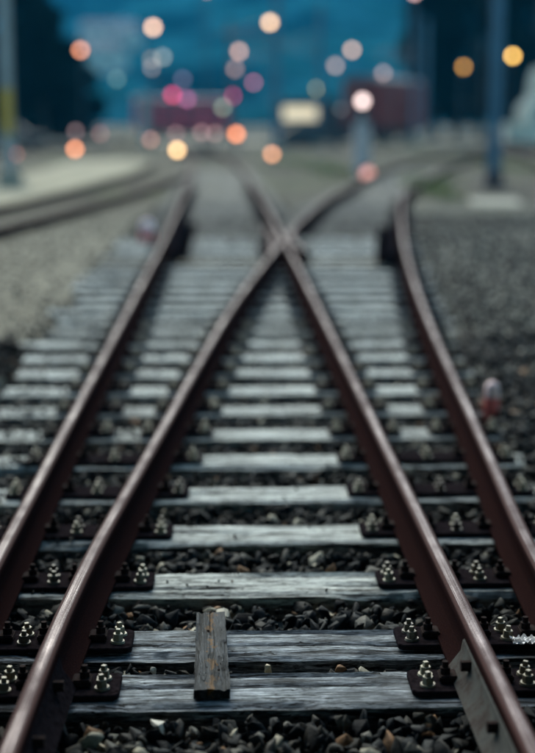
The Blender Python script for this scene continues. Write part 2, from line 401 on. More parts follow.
def hz(x, y):
    t = max(0, (y - 380)) / 1200
    n = noise.fractal(Vector((x * .0016, y * .0016, 3)), 1, 2, 4)
    return -6 + 260 * t ** 1.15 * (1 + .22 * n) + 16 * n * min(1, t * 4)
hx = np.linspace(-1700, 1700, 90); hy = np.linspace(360, 1900, 70)
verts = [(x, y, hz(x, y)) for y in hy for x in hx]
faces = [(j * 90 + i, j * 90 + i + 1, (j + 1) * 90 + i + 1, (j + 1) * 90 + i) for j in range(69) for i in range(89)]
me = bpy.data.meshes.new('hills'); me.from_pydata(verts, [], faces); me.update()
tag(obj('hills', me, M['hill'], smooth=180), kind='structure')

def cut_(line, y0, y1):
    ys = np.linspace(y0, y1, 60); return [np.array([xat(line, q), q]) for q in ys]
def strip(name, inner, outer, z, mat):
    bm = bmesh.new(); a = [bm.verts.new((p[0], p[1], z)) for p in inner]; b_ = [bm.verts.new((p[0], p[1], z)) for p in outer]
    fs = [bm.faces.new((a[i], a[i + 1], b_[i + 1], b_[i])) for i in range(len(a) - 1)]
    r = bmesh.ops.extrude_face_region(bm, geom=fs)
    bmesh.ops.translate(bm, vec=(0, 0, -.12), verts=[v for v in r['geom'] if isinstance(v, bmesh.types.BMVert)])
    bmesh.ops.recalc_face_normals(bm, faces=bm.faces)
    return tag(obj(name, bm, mat), kind='structure')
PB = catmull([(-7.6, 2), (-5.75, 12), (-4.85, 19.4), (-4.0, 27), (-3.3, 36), (-2.8, 44), (-2.9, 56)])
M['lightpath'] = simple('pale_path_surface', (.26, .22, .15), .95, 0, .25, 1.2, .02)
strip('path', offset(PB, -.1), offset(PB, -3.2), .05, M['lightpath'])
M['bed'] = simple('dark_ballast_bed', (.035, .031, .026), .95, 0, .7, 30, .0)
strip('track_bed', offset(cut_(LA, 18.2, 88), -.55), offset(cut_(LC, 18.2, 88), .50), -.020, M['bed'])
strip('track_bed', offset(cut_(LB, 18.2, 86), -.40), offset(cut_(LD, 18.2, 86), .45), -.026, M['bed'])
bm = bmesh.new(); vs = [bm.verts.new(p + (.012,)) for p in ((-40, 96), (50, 100), (60, 118), (-40, 112))]; bm.faces.new(vs)
tag(obj('road', bm, M['concrete']), kind='structure')

# unseen bridge shape added over and behind the viewpoint to shade the nearest track
bm = bmesh.new(); box(bm, (0, -12.0, 6.3), (34, 32.8, .8)); box(bm, (-13, -13.4, 2.8), (1.2, 29.6, 6.2)); box(bm, (13, -13.4, 2.8), (1.2, 29.6, 6.2)); box(bm, (0, 4.28, 7.2), (34, .2, 1.0))
tag(obj('added_shade_deck', bm, M['plinth']), kind='structure')

# ------------------------------------------------------------------ rails
rail(cut(LA, 1.2, 90), 'outer left rail, straight, with the black check rail beside it')
rail(cut(LD, 1.2, 88), 'outer right rail, curving away to the right past the red and white peg')
rb = rail(cut(LB, 1.2, YF - .10), 'inner left rail, rusty, running from the bottom left corner to the crossing')
rc = rail(cut(LC, 1.2, YF - .02), 'inner right rail, reddish, running from the bottom right corner to the crossing')
rail(cut(LB, YF + .16, 90), 'curved rail leaving the crossing towards the grey signal post')
rail(cut(LC, YF + .30, 90), 'rail leaving the crossing straight on, towards the magenta signals')
rail(cut(LEFT2, 2, 44), 'nearer rail of the siding joining from the left')
rail(cut(LEFT1, 3, 46), 'farther rail of the siding joining from the left, beside the pale path')
LF1 = catmull([(-17, 24), (-12.5, 50), (-9.0, 75), (-5.5, 105)])
rail(cut(LF1, 24, 105), 'nearer rail of the dark track beyond the pale path at the far left')
rail(cut(offset(LF1, -1.5), 25, 104), 'farther rail of the dark track beyond the pale path at the far left')
rail(cut(RT1, 14, 118), 'rail at the far right, nearer the foot of the blue mast')
rail(cut(RT2, 15, 118), 'outermost rail at the far right edge')
# joint plates on the rails nearest the camera
fp = [(.012, .030), (.050, .022), (.0635, .006), (.0635, .0), (.069, .0), (.030, .052), (.024, .085), (.012, .095)]
def fishplate(line, y0, y1, side, parent, mat):
    pr = [(side * x, z) for x, z in fp]
    o = obj('joint_plate', sweep(cut(line, y0, y1), pr, RB + .003), mat, parent, smooth=30)
    for k in range(3):
        y = y0 + .15 + k * (y1 - y0 - .3) / 2
        bm = bmesh.new(); x = xat(line, y) + side * .04
        cyl(bm, (x, y, RB + .068), .016, .016, .03, 6, Matrix.Rotation(R(90), 3, 'Y'))
        obj('nut', bm, M['clip'], o)
fishplate(LC, 2.75, 3.86, -1, rc, M['fish'])
fishplate(LB, 2.75, 3.75, 1, rb, M['blackiron'])

# crossing frog: a cast nose with two wing rails
fr = empty('crossing_frog', (.69, YF, 0), label='steel crossing nose where the two inner rails meet, with wing rails', cat='rail crossing')
bm = bmesh.new()
def prism(bm, pts, z0, z1):
    a = [bm.verts.new((x, y, z0)) for x, y in pts]; b_ = [bm.verts.new((x, y, z1)) for x, y in pts]
    bm.faces.new(a[::-1]); bm.faces.new(b_)
    for i in range(len(pts)): bm.faces.new((a[i], a[(i + 1) % len(pts)], b_[(i + 1) % len(pts)], b_[i]))
prism(bm, [(-.03, -.02), (.03, -.02), (.075, .14), (.03, .16), (.02, .28), (-.035, .28)], .03, .160)
bmesh.ops.recalc_face_normals(bm, faces=bm.faces); obj('nose', bm, M['rail'], fr)
for s in (-1, 1):
    l = [np.array([s * .20, -1.2 if s > 0 else 2.2]), np.array([s * .12, -.1 if s > 0 else 1.0]), np.array([s * .13, .6 if s > 0 else 0.1]), np.array([s * .19, 1.5 if s > 0 else -1.4])]
    l = sorted(l, key=lambda p: p[1])
    obj('wing_rail', sweep(l, PROF, RB - .004), M['rail'], fr, smooth=35)
bm = bmesh.new(); box(bm, (0, .3, .0105), (.62, 1.6, .018)); obj('base_plate', bm, M['blackiron'], fr)

# check rails
def check_rail(line, y0, y1, side, label):
    g = empty('check_rail', (0, 0, 0), label=label, cat='check rail', group='check rails opposite the crossing')
    l = [p.copy() for p in cut(line, y0, y1)]
    l = [np.array([p[0] + side * (.115 + .07 * max(0, 1 - min(p[1] - y0, y1 - p[1]) / .7)), p[1]]) for p in l]
    prof = [(x * .9, z * 1.12) for x, z in PROF]
    obj('guard_bar', sweep(l, prof, RB), M['blackiron'], g, smooth=35)
    for k in range(9):
        y = y0 + .3 + k * (y1 - y0 - .6) / 8; x = xat(line, y) + side * .25
        bm = bmesh.new()
        prism(bm, [(x - .09, y - .05), (x + .09, y - .05), (x + .09, y + .05), (x - .09, y + .05)], .025, .12)
        bmesh.ops.recalc_face_normals(bm, faces=bm.faces); obj('support_chair', bm, M['blackiron'], g)
check_rail(LA, 15.7, 21.0, 1, 'black check rail inside the outer left rail, opposite the crossing')
check_rail(LD, 15.2, 20.0, -1, 'black check rail inside the outer right rail, opposite the crossing')

# ------------------------------------------------------------------ sleepers with plates, clips and bolts
def timber_mesh(L, W, Hh, seed, fine):
    nxs = int(L / (.02 if fine else .2)); nys = 14 if fine else 3; nzs = 4 if fine else 1
    bm = bmesh.new(); bmesh.ops.create_cube(bm, size=1)
    bmesh.ops.scale(bm, vec=(L, W, Hh), verts=bm.verts)
    def cuts(axis, n):
        for k in range(1, n):
            p = -.5 + k / n; co = [0, 0, 0]; co[axis] = p * (L, W, Hh)[axis]; no = [0, 0, 0]; no[axis] = 1
            bmesh.ops.bisect_plane(bm, geom=bm.verts[:] + bm.edges[:] + bm.faces[:], plane_co=co, plane_no=no)
    cuts(1, nys); cuts(2, nzs)
    # cut along the length with bisects in coarse steps only for fine timbers
    cuts(0, nxs)
    for v in bm.verts:
        x, y, z = v.co
        ey = abs(y) / (W / 2); ez = (z + Hh / 2) / Hh
        nn = noise.noise(Vector((x * 1.3 + seed * 9, y * 9, z * 3)))
        n2 = noise.noise(Vector((x * 14 + seed * 5, y * 60, z * 40)))
        n3 = noise.noise(Vector((x * 40 + seed * 3, y * 80, z * 60)))
        if ez > .99:
            v.co.z += .0035 * nn + (.0022 * n2 + .001 * n3 if fine else 0) - (.010 + .006 * n2) * max(0, ey - .88) / .12
            cr = noise.noise(Vector((x * .9 + seed * 4, y * 34, 1.7)))
            if fine and cr < -.20: v.co.z -= .013 * min(1, (-.20 - cr) / .10)
        if ey > .99: v.co.y += math.copysign(.004 * nn + (.004 * n2 if fine else 0), y)
        if abs(x) > L / 2 - .001: v.co.x += .01 * n2
        v.co.z -= Hh / 2
    me = bpy.data.meshes.new('timber'); bm.to_mesh(me); bm.free()
    me.polygons.foreach_set('use_smooth', [True] * len(me.polygons)); me.set_sharp_from_angle(angle=R(40))
    return me
# shared hardware meshes
def bolt_mesh():
    bm = bmesh.new()
    cyl(bm, (0, 0, .004), .0235, .0215, .008, 18)
    v = cyl(bm, (0, 0, .019), .0170, .0165, .022, 6)
    cyl(bm, (0, 0, .037), .0105, .0100, .015, 4)
    es = [e for e in bm.edges if e.calc_length() > .008]
    bmesh.ops.bevel(bm, geom=es, offset=.0012, segments=1, affect='EDGES')
    me = bpy.data.meshes.new('bolt'); bm.to_mesh(me); bm.free(); me.materials.append(M['bolt']); return me
def clip_mesh():
    bm = bmesh.new()
    box(bm, (.01, 0, .012), (.055, .06, .020), 0, .004)
    cyl(bm, (.018, 0, .031), .016, .016, .018, 6); cyl(bm, (.018, 0, .048), .009, .009, .02, 10)
    me = bpy.data.meshes.new('clip'); bm.to_mesh(me); bm.free(); me.materials.append(M['clip']); return me
def plate_mesh(wd):
    bm = bmesh.new(); c = .014; h = wd / 2; d = .082
    prism(bm, [(-h + c, -d), (h - c, -d), (h, -d + c), (h, d - c), (h - c, d), (-h + c, d), (-h, d - c), (-h, -d + c)], 0, .018)
    bmesh.ops.recalc_face_normals(bm, faces=bm.faces)
    bmesh.ops.bevel(bm, geom=bm.edges[:], offset=.003, segments=1, affect='EDGES')
    me = bpy.data.meshes.new('base_plate'); bm.to_mesh(me); bm.free(); me.materials.append(M['blackiron']); return me
BOLT, CLIP = bolt_mesh(), clip_mesh(); PL = {}
def mk(name, me, parent, loc, rz=0):
    o = bpy.data.objects.new(name, me); col.objects.link(o); o.parent = parent; o.location = loc; o.rotation_euler = (0, 0, rz); return o
def plate(par, ox, cx, hw, rails_x, bolts_x, detail):
    """cx, rails, bolts in world x; ox = world x of the sleeper origin"""
    key = round(hw * 2, 2)
    if key not in PL: PL[key] = plate_mesh(key)
    p = mk('base_plate', PL[key], par, (cx - ox, 0, .001))
    if detail >= 2:
        for bx in bolts_x:
            for k in (-1, 1):
                mk('bolt', BOLT, p, (bx - cx + random.uniform(-.008, .008) * .5, k * .036 + random.uniform(-.004, .004), .018 - random.uniform(0, .003)), random.uniform(0, 6)).rotation_euler.rotate_axis('X', random.uniform(-.1, .1))
    if detail >= 1:
        for rx in rails_x:
            for s in (-1, 1): mk('rail_clip', CLIP, p, (rx - cx + s * .071, 0, .0185), 0 if s > 0 else math.pi)
ORD = ['first', 'second', 'third', 'fourth', 'fifth', 'sixth', 'seventh', 'eighth', 'ninth', 'tenth', 'eleventh', 'twelfth', 'thirteenth', 'fourteenth', 'fifteenth', 'sixteenth', 'seventeenth', 'eighteenth', 'nineteenth', 'twentieth', 'twenty-first', 'twenty-second', 'twenty-third', 'twenty-fourth', 'twenty-fifth', 'twenty-sixth']
SG = 'wooden sleepers under the crossing tracks'
SLEEP = []                         # (y0, y1, xl, xr)
def sleeper(yc, xl, xr, label, detail, fine, seed, mat='wood', rz=0, group=SG):
    L = xr - xl; ox = (xl + xr) / 2; W = .252
    t = empty('wooden_sleeper', (ox, yc, 0), rz, label=label, cat='sleeper', group=group)
    me = timber_mesh(L, W, .15, seed, fine) if fine or True else None
    me.materials.append(M[mat]); mk('timber', me, t, (0, 0, 0))
    SLEEP.append((yc - W / 2, yc + W / 2, xl, xr))
    return t, ox
yc_list = [3.773, 4.128] + [4.70 + .6 * k for k in range(25)]
for i, yc in enumerate(yc_list):
    a, b_, c, d = (xat(L, yc) for L in (LA, LB, LC, LD))
    fine = yc < 6.6
    det = 2 if yc < 11 else (1 if yc < 15 else 0)
    if i == 0: lab = 'nearest sleeper, front one of the close pair under the loose board'
    elif i == 1: lab = 'rear sleeper of the close pair under the loose board'
    else: lab = f'{ORD[i - 2]} weathered grey sleeper beyond the close pair with the board'
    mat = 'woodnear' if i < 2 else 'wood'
    if abs(yc - 16.1) < .31: mat = 'woodtan'; lab = 'tan sleeper, paler and browner than the rest, just before the crossing'
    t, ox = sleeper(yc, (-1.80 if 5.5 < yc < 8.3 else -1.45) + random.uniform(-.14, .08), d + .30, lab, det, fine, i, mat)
    if b_ - a < .50: plate(t, ox, (a + b_) / 2, (b_ - a) / 2 + .19, (a, b_), (a - .15, (a + b_) / 2, b_ + .145), det)
    else:
        plate(t, ox, a, .19, (a,), (a - .15, a + .145), det)
        if yc < 16.9: plate(t, ox, b_, .19, (b_,), (b_ - .15, b_ + .145), det)
    if d - c < .50: plate(t, ox, (c + d) / 2, (d - c) / 2 + .19, (c, d), (c - .145, (c + d) / 2, d + .15), det)
    else:
        if yc < 16.9: plate(t, ox, c, .19, (c,), (c - .145, c + .15), det)
        plate(t, ox, d, .19, (d,), (d - .145, d + .15), det)
y = yc_list[-1] + .6; k = 0
SG2 = 'far sleepers beyond the crossing'
while y < 46:
    a, b_, c, d = (xat(L, y) for L in (LA, LB, LC, LD))
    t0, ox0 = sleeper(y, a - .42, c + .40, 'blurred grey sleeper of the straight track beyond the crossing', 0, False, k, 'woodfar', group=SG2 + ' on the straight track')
    sl = math.atan((xat(LB, y + 1) - xat(LB, y - 1)) / 2)
    m_ = (b_ + d) / 2
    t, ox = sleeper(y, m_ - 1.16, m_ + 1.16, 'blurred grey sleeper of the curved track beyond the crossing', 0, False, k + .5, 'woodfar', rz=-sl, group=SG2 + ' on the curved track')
    if y < 34:
        for xx in (a, c): plate(t0, ox0, xx, .19, (), (), 0)
        for xx in (b_, d): plate(t, ox, xx, .19, (), (), 0)
    y += .6; k += 1

# ------------------------------------------------------------------ loose board with lichen
bm = bmesh.new()
L_, W_, H_ = .615, .098, .028
bmesh.ops.create_cube(bm, size=1); bmesh.ops.scale(bm, vec=(L_, W_, H_), verts=bm.verts)
for ax, n in ((0, 50), (1, 12), (2, 3)):
    for q in range(1, n):
        co = [0, 0, 0]; no = [0, 0, 0]; co[ax] = (-.5 + q / n) * (L_, W_, H_)[ax]; no[ax] = 1
        bmesh.ops.bisect_plane(bm, geom=bm.verts[:] + bm.edges[:] + bm.faces[:], plane_co=co, plane_no=no)
for v in bm.verts:
    x, y_, z = v.co; n1 = noise.noise(Vector((x * 9, y_ * 70, z * 50))); n2 = noise.noise(Vector((x * 30, y_ * 60, 4)))
    v.co.z += .0018 * n1 + .0012 * n2
    if z > 0 and noise.noise(Vector((x * 2.2 + 8, y_ * 55, 9))) < -.22: v.co.z -= .006
    if abs(abs(x) - L_ / 2) < .01: v.co.x += .008 * noise.noise(Vector((y_ * 60, z * 40, x * 3)))
    v.co.y += .0025 * noise.noise(Vector((x * 12, 3, z * 30))) + (-.006 * (x / L_) * (1 if y_ > 0 else -1))
    if x > .02 and abs(z) < 1: v.co.y += 0
bd = obj('loose_board', bm, M['board'], loc=(-.056, 4.005, .019), smooth=40); bd.rotation_euler = (R(.6), R(-.5), R(90 + 1))
tag(bd, 'short dark weathered board with yellow lichen lying across the near sleeper pair', 'board')
bm = bmesh.new()
for p in ((.14, .01), (-.17, -.02)): cyl(bm, (p[0], p[1], .0155), .004, .004, .004, 8)
obj('nail_head', bm, M['clip'], bd)

# ------------------------------------------------------------------ ballast stones (nobody could count them)
def stone_variants(n):
    out = []
    for k in range(n):
        bm = bmesh.new(); r = random.Random(k)
        for _ in range(r.randint(8, 12)):
            v = Vector((r.gauss(0, 1), r.gauss(0, 1), r.gauss(0, 1))).normalized() * r.uniform(.75, 1.15)
            bm.verts.new((v.x, v.y * r.uniform(.7, .9), v.z * .6))
        bmesh.ops.convex_hull(bm, input=bm.verts)
        bmesh.ops.delete(bm, geom=[v for v in bm.verts if not v.link_faces], context='VERTS')
        bmesh.ops.bevel(bm, geom=bm.edges[:], offset=.03, segments=1, affect='EDGES')
        bmesh.ops.triangulate(bm, faces=bm.faces)
        bm.verts.ensure_lookup_table(); bm.verts.index_update()
        out.append((np.array([v.co[:] for v in bm.verts]), np.array([[v.index for v in f.verts] for f in bm.faces]))); bm.free()
    return out
VAR = stone_variants(16)
def scatter(name, pts, label=None):
    """pts: rows x, y, z, size"""
    pts = np.array(pts); n = len(pts)
    var = rng.integers(0, len(VAR), n); Vs = []; Fs = []; off = 0
    q = rng.normal(size=(n, 4)); q /= np.linalg.norm(q, axis=1)[:, None]
    for k in range(len(VAR)):
        idx = np.where(var == k)[0]
        if not len(idx): continue
        V, F = VAR[k]; a, b_, c, d = q[idx].T
        Rm = np.stack([1 - 2 * (c * c + d * d), 2 * (b_ * c - a * d), 2 * (b_ * d + a * c), 2 * (b_ * c + a * d), 1 - 2 * (b_ * b_ + d * d), 2 * (c * d - a * b_), 2 * (b_ * d - a * c), 2 * (c * d + a * b_), 1 - 2 * (b_ * b_ + c * c)], 1).reshape(-1, 3, 3)
        P = np.einsum('nij,vj->nvi', Rm, V) * pts[idx, 3][:, None, None] + pts[idx, None, :3]
        Vs.append(P.reshape(-1, 3)); Fs.append((F[None] + (np.arange(len(idx)) * len(V))[:, None, None] + off).reshape(-1, 3)); off += len(idx) * len(V)
    Vs = np.concatenate(Vs).astype(np.float32); Fs = np.concatenate(Fs).astype(np.int32)
    me = bpy.data.meshes.new(name); me.vertices.add(len(Vs)); me.vertices.foreach_set('co', Vs.ravel())
    me.loops.add(Fs.size); me.loops.foreach_set('vertex_index', Fs.ravel())
    me.polygons.add(len(Fs)); me.polygons.foreach_set('loop_start', np.arange(0, Fs.size, 3, dtype=np.int32))
    me.update(calc_edges=True); me.validate()
    return tag(obj(name, me, M['stone']), label, None, None, 'stuff')
S = np.array(SLEEP)
pts = []
def near_sleeper(x, y, m=0.):
    k = (S[:, 0] - m < y) & (y < S[:, 1] + m) & (S[:, 2] - m < x) & (x < S[:, 3] + m); return k.any()
Nn = 36000
for _ in range(Nn):
    y = 2.4 + 7.8 * random.random() ** .85
    hw = .42 + y * .215
    x = random.uniform(-hw, hw) + y * .028
    s = random.choice((.007, .010, .015, .020, .027, .034, .042, .050)) * random.uniform(.85, 1.2)
    xd = xat(LD, y)
    if near_sleeper(x, y, s * .55) and x < xd + .2:
        continue
    g = gz(x, y)
    lift = 0 if x > xd + .15 else random.uniform(0, .065)
    zz = g + lift + s * .3
    if x < xd + .1 and x > -1.4: zz = min(zz, .0 - s * .75 + random.uniform(-.015, 0))
    pts.append((x, y, zz, s))
for _ in range(22000):
    y = random.uniform(10, 24); hw = .5 + y * .22; x = random.uniform(-hw, hw) + y * .03
    s = random.uniform(.015, .034); xd = xat(LD, y)
    if near_sleeper(x, y, s * .4) and x < xd + .2: continue
    if x < -1.5 and random.random() < .8: continue
    pts.append((x, y, gz(x, y) + (0 if (x > xd + .15 or x < -1.5) else random.uniform(0, .045)) + s * .3, s))
for _ in range(230):          # strays on the sleeper tops
    s_ = SLEEP[random.randrange(0, 18)]; y = random.uniform(s_[0] + .01, s_[1] - .01); x = random.uniform(-1.3, 1.5); s = random.uniform(.004, .013)
    if -.14 < x < .03 and y < 4.4: continue
    pts.append((x, y, s * .45, s))
for _ in range(2600):         # ballast thrown over the sleepers outside the rails and in the narrow gaps
    s_ = SLEEP[random.randrange(0, 22)]; y = random.uniform(s_[0], s_[1]); xd = xat(LD, y); r_ = random.random()
    x = random.uniform(-1.5, -.88) if r_ < .45 else (random.uniform(xd + .06, xd + .40) if r_ < .8 else random.uniform(-.74, xat(LB, y) - .04))
    if noise.noise(Vector((x * 3, y * 3, 1))) < -.05: continue
    s = random.uniform(.006, .022)
    if y < 4.4 and abs(x + .66) < .12: continue
    pts.append((x, y, s * .5, s))
scatter('ballast', pts)

# a few pale stones that stand out beside the near sleepers
def lone_stone(x, y, z, s, k, label, c):
    V, F = VAR[k]; me = bpy.data.meshes.new('stone'); me.from_pydata([tuple(v * s) for v in V], [], F.tolist()); me.update()
    o = obj('stone', me, simple('pale_stone_%d' % k, c, .7, 0, .35, 40), loc=(x, y, z)); o.rotation_euler = (.4 * k, .7 * k, k); tag(o, label, 'stone')
lone_stone(-.195, 3.575, -.03, .040, 1, 'pale pointed stone standing in front of the nearest sleeper left of the board', (.42, .38, .30))
lone_stone(.125, 3.955, -.012, .030, 4, 'tan stone wedged in the gap between the close pair of sleepers', (.42, .33, .20))
lone_stone(.475, 3.47, -.05, .034, 6, 'cream stone in the ballast at the bottom right, before the nearest sleeper', (.46, .38, .26))
lone_stone(-.02, 4.45, -.03, .045, 8, 'long beige stone behind the loose board', (.36, .31, .22))
lone_stone(.33, 4.68 - .2, -.03, .034, 9, 'tan stone before the right end of the first sleeper beyond the board', (.36, .28, .17))
lone_stone(-.23, 3.93, -.008, .018, 11, 'small cream stone by the left bolts of the close sleeper pair', (.55, .50, .40))
lone_stone(-.35, 3.50, -.045, .026, 12, 'flat tan stone beside the inner left rail at the bottom', (.42, .34, .22))

# crumpled white scrap beside the right rail
bm = bmesh.new(); bmesh.ops.create_grid(bm, x_segments=26, y_segments=14, size=.5)
for v in bm.verts:
    x, y_ = v.co.x, v.co.y; n = noise.noise(Vector((x * 7, y_ * 7, 2))); n2 = noise.noise(Vector((x * 11, y_ * 11, 5)))
    v.co = Vector((x * .10 * (1 + .2 * n), y_ * .05 * (1 + .3 * n2), .012 + .020 * abs(n) + .007 * n2))
bmesh.ops.solidify(bm, geom=bm.faces[:], thickness=.0012)
o = obj('paper_scrap', bm, M['whitep'], loc=(.925, 4.03, .022), smooth=25); tag(o, 'crumpled white paper scrap by the near right rail', 'litter')

# ------------------------------------------------------------------ marker pegs
def peg(x, y, h, r, label, two=True, rot=0):
    g = empty('marker_peg', (x, y, gz(x, y)), label=label, cat='marker peg')
    bm = bmesh.new(); cyl(bm, (0, 0, h * .35), r, r, h * .7, 20); obj('post', bm, M['orange'], g, smooth=40)
    bm = bmesh.new(); cyl(bm, (0, 0, h * .80), r, r * .98, h * .20, 20); ball(bm, (0, 0, h * .96), r * .97)
    obj('cap', bm, M['pinkcap'], g, smooth=40)
peg(1.478, 7.55, .20, .042, 'short red and white marker peg in gravel beside the curving right rail')
peg(-1.10, 19.0, .24, .10, 'pale marker peg beside the outer left rail before the siding joins')
o = None

# ------------------------------------------------------------------ masts
def hbeam(bm, h, w_, d_, t=.016):
    box(bm, (0, -d_ / 2, h / 2), (w_, t, h)); box(bm, (0, d_ / 2, h / 2), (w_, t, h)); box(bm, (0, 0, h / 2), (t, d_ - t - .004, h))
def mast(x, y, h, w_, mat, label, arm=None, foot=None, yellow=None, footmat='concrete'):
    g = empty('catenary_mast', (x, y, gz(x, y)), label=label, cat='mast', group='overhead line masts')
    bm = bmesh.new(); hbeam(bm, h, w_, w_); obj('pole', bm, M[mat], g)
    if foot:
        bm = bmesh.new(); box(bm, (0, 0, .06), (foot * 1.5, foot * 1.5, .12)); box(bm, (0, 0, .27), (foot, foot, .30), 0, .03); obj('foundation', bm, M[footmat], g)
    if yellow:
        bm = bmesh.new(); z0, z1 = yellow; box(bm, (0, -w_ / 2 - .016, (z0 + z1) / 2), (w_ * 1.04, .01, z1 - z0)); obj('warning_plate', bm, M['yellow'], g)
    if arm:
        bm = bmesh.new(); bar(bm, (0, 0, 6.3), (arm, 0, 6.3), .035); bar(bm, (0, 0, 7.2), (arm * .9, 0, 6.35), .03); bar(bm, (0, 0, 5.6), (arm * .8, 0, 6.25), .03)
        a = obj('cantilever_arm', bm, M['darksteel'], g)
        bm = bmesh.new()
        for q in range(5): cyl(bm, (math.copysign(.25, arm), 0, 6.3 + 0), .07, .07, .03, 12, Matrix.Rotation(R(90), 3, 'Y')); bmesh.ops.translate(bm, vec=(math.copysign(.05, arm), 0, 0), verts=bm.verts)
        obj('insulator', bm, M['plinth'], a)
mast(-5.12, 33, 9.5, .24, 'galv', 'pale grey mast at the left edge with a yellow plate', None, .55, (1.3, 2.35))
mast(6.33, 33, 9.5, .27, 'bluesteel', 'blue grey mast at the right on a dark plinth', None, .42, None, 'plinth')
mast(2.75, 78, 9, .36, 'bluesteel', 'blurred grey mast in the middle under the bright lamp', -3.2, .7)
mast(5.95, 90, 9, .30, 'bluesteel', 'thin mast just right of the lit kiosk', -3, .6)
mast(0.2, 104, 9, .30, 'darksteel', 'thin dark mast above the vivid orange signal', 3, .6)
mast(13.3, 100, 9.5, .28, 'bluesteel', 'thin mast at the right end of the red wagon', -3, .6)
mast(15.9, 112, 9.5, .30, 'bluesteel', 'thin mast in front of the dark trees, next to the wagon end mast', -3, .6)
mast(-5.4, 92, 3.4, .55, 'galv', 'short broad grey post at the left end of the crimson coach', None, .6)
# light concrete pad in front of the right mast
bm = bmesh.new(); box(bm, (5.35, 27.6, .0), (1.0, 2.6, .06), R(-8), .02); tag(obj('concrete_slab', bm, M['concrete']), 'pale concrete slab in the gravel before the blue grey mast', 'slab')
# overhead wires
for i, (x0, z, lab) in enumerate(((-.3, 6.2, 'contact wire over the straight track'), (-.3, 7.2, 'carrying wire above the straight track'), (3.0, 6.3, 'contact wire over the curved track'))):
    bm = bmesh.new(); x1 = x0 * 1 + (-2 if i < 2 else 12)
    P_ = [Vector((x0 + (x1 - x0) * t, 20 + 110 * t, z - (.5 if i == 1 else .06) * math.sin(math.pi * ((t * 2) % 1)))) for t in np.linspace(0, 1, 23)]
    for a, b_ in zip(P_[:-1], P_[1:]): bar(bm, a, b_, .008, 6)
    tag(obj('overhead_wire', bm, M['wire']), lab + ', thin and dark', 'wire')

# ------------------------------------------------------------------ grey signal post with a white lamp
def pxw(px, y): return (px - 227) / 1379.4 * (y + .3)
g = empty('signal_post', (3.92, 40.6, 0), label='grey trackside signal post with a glowing white lamp before the red wagon', cat='signal')
bm = bmesh.new(); box(bm, (0, 0, .78), (.46, .28, 1.56), 0, .02); obj('cabinet', bm, M['paleplate'], g)
bm = bmesh.new(); cyl(bm, (0, 0, 1.55), .06, .06, .65, 12); obj('post', bm, M['galv'], g)
bm = bmesh.new(); cyl(bm, (0, .08, 2.16), .30, .30, .05, 24, Matrix.Rotation(R(90), 3, 'X')); box(bm, (0, .06, 1.62), (.62, .05, .24), 0, .01); obj('backboard', bm, M['black'], g)
bm = bmesh.new(); ball(bm, (0, -.02, 2.16), .13); obj('lamp', bm, emis('white_signal', (1, .72, .66), 4.6), g, smooth=180)

# ------------------------------------------------------------------ lamps and signals in the yard
def street_lamp(px, py, y, T, rr, label, group, arm=0):
    rr *= .72
    x = pxw(px, y); k = 1379.4 / (y + .3); z = 1.623 + (120 - py) / k; r = rr / k
    g = empty('street_lamp', (x, y, 0), label=label, cat='lamp', group=group)
    bm = bmesh.new(); bar(bm, (0, .5, 0), (0, .5, z - r * .2), .06, 8, .04); obj('post', bm, M['darksteel'], g, smooth=60)
    bm = bmesh.new(); bar(bm, (0, .5, z + r * 1.2), (0, -r, z + r * 1.2), .03, 6); bar(bm, (0, .5, z - r * .2), (0, .5, z + r * 1.2), .04, 6); cyl(bm, (0, 0, z + r * 1.05), r * 1.15, r * .4, r * .35, 12); obj('hood', bm, M['darksteel'], g)
    bm = bmesh.new(); ball(bm, (0, 0, z), r); obj('globe', bm, emis('lamp_glow', tuple(c / max(T) for c in T), max(T) * (8.2 / rr) ** 2), g, smooth=180)
def signal(px, py, y, T, rr, label, group):
    rr *= .72
    x = pxw(px, y); k = 1379.4 / (y + .3); z = 1.623 + (120 - py) / k; r = rr / k
    g = empty('signal_lamp', (x, y, 0), label=label, cat='signal', group=group)
    bm = bmesh.new(); bar(bm, (0, .15, 0), (0, .15, max(.1, z - r)), .05, 8); obj('post', bm, M['darksteel'], g)
    bm = bmesh.new(); box(bm, (0, .16, z), (r * 2.3, .24, r * 2.8), 0, .02); obj('housing', bm, M['black'], g)
    bm = bmesh.new(); cyl(bm, (0, .03, z), r, r, .05, 20, Matrix.Rotation(R(90), 3, 'X')); obj('lens', bm, emis('signal_glow', tuple(c / max(T) for c in T), max(T) * (8.2 / rr) ** 2), g)
GL, GS = 'lit lamps above the yard', 'lit signals in the yard'
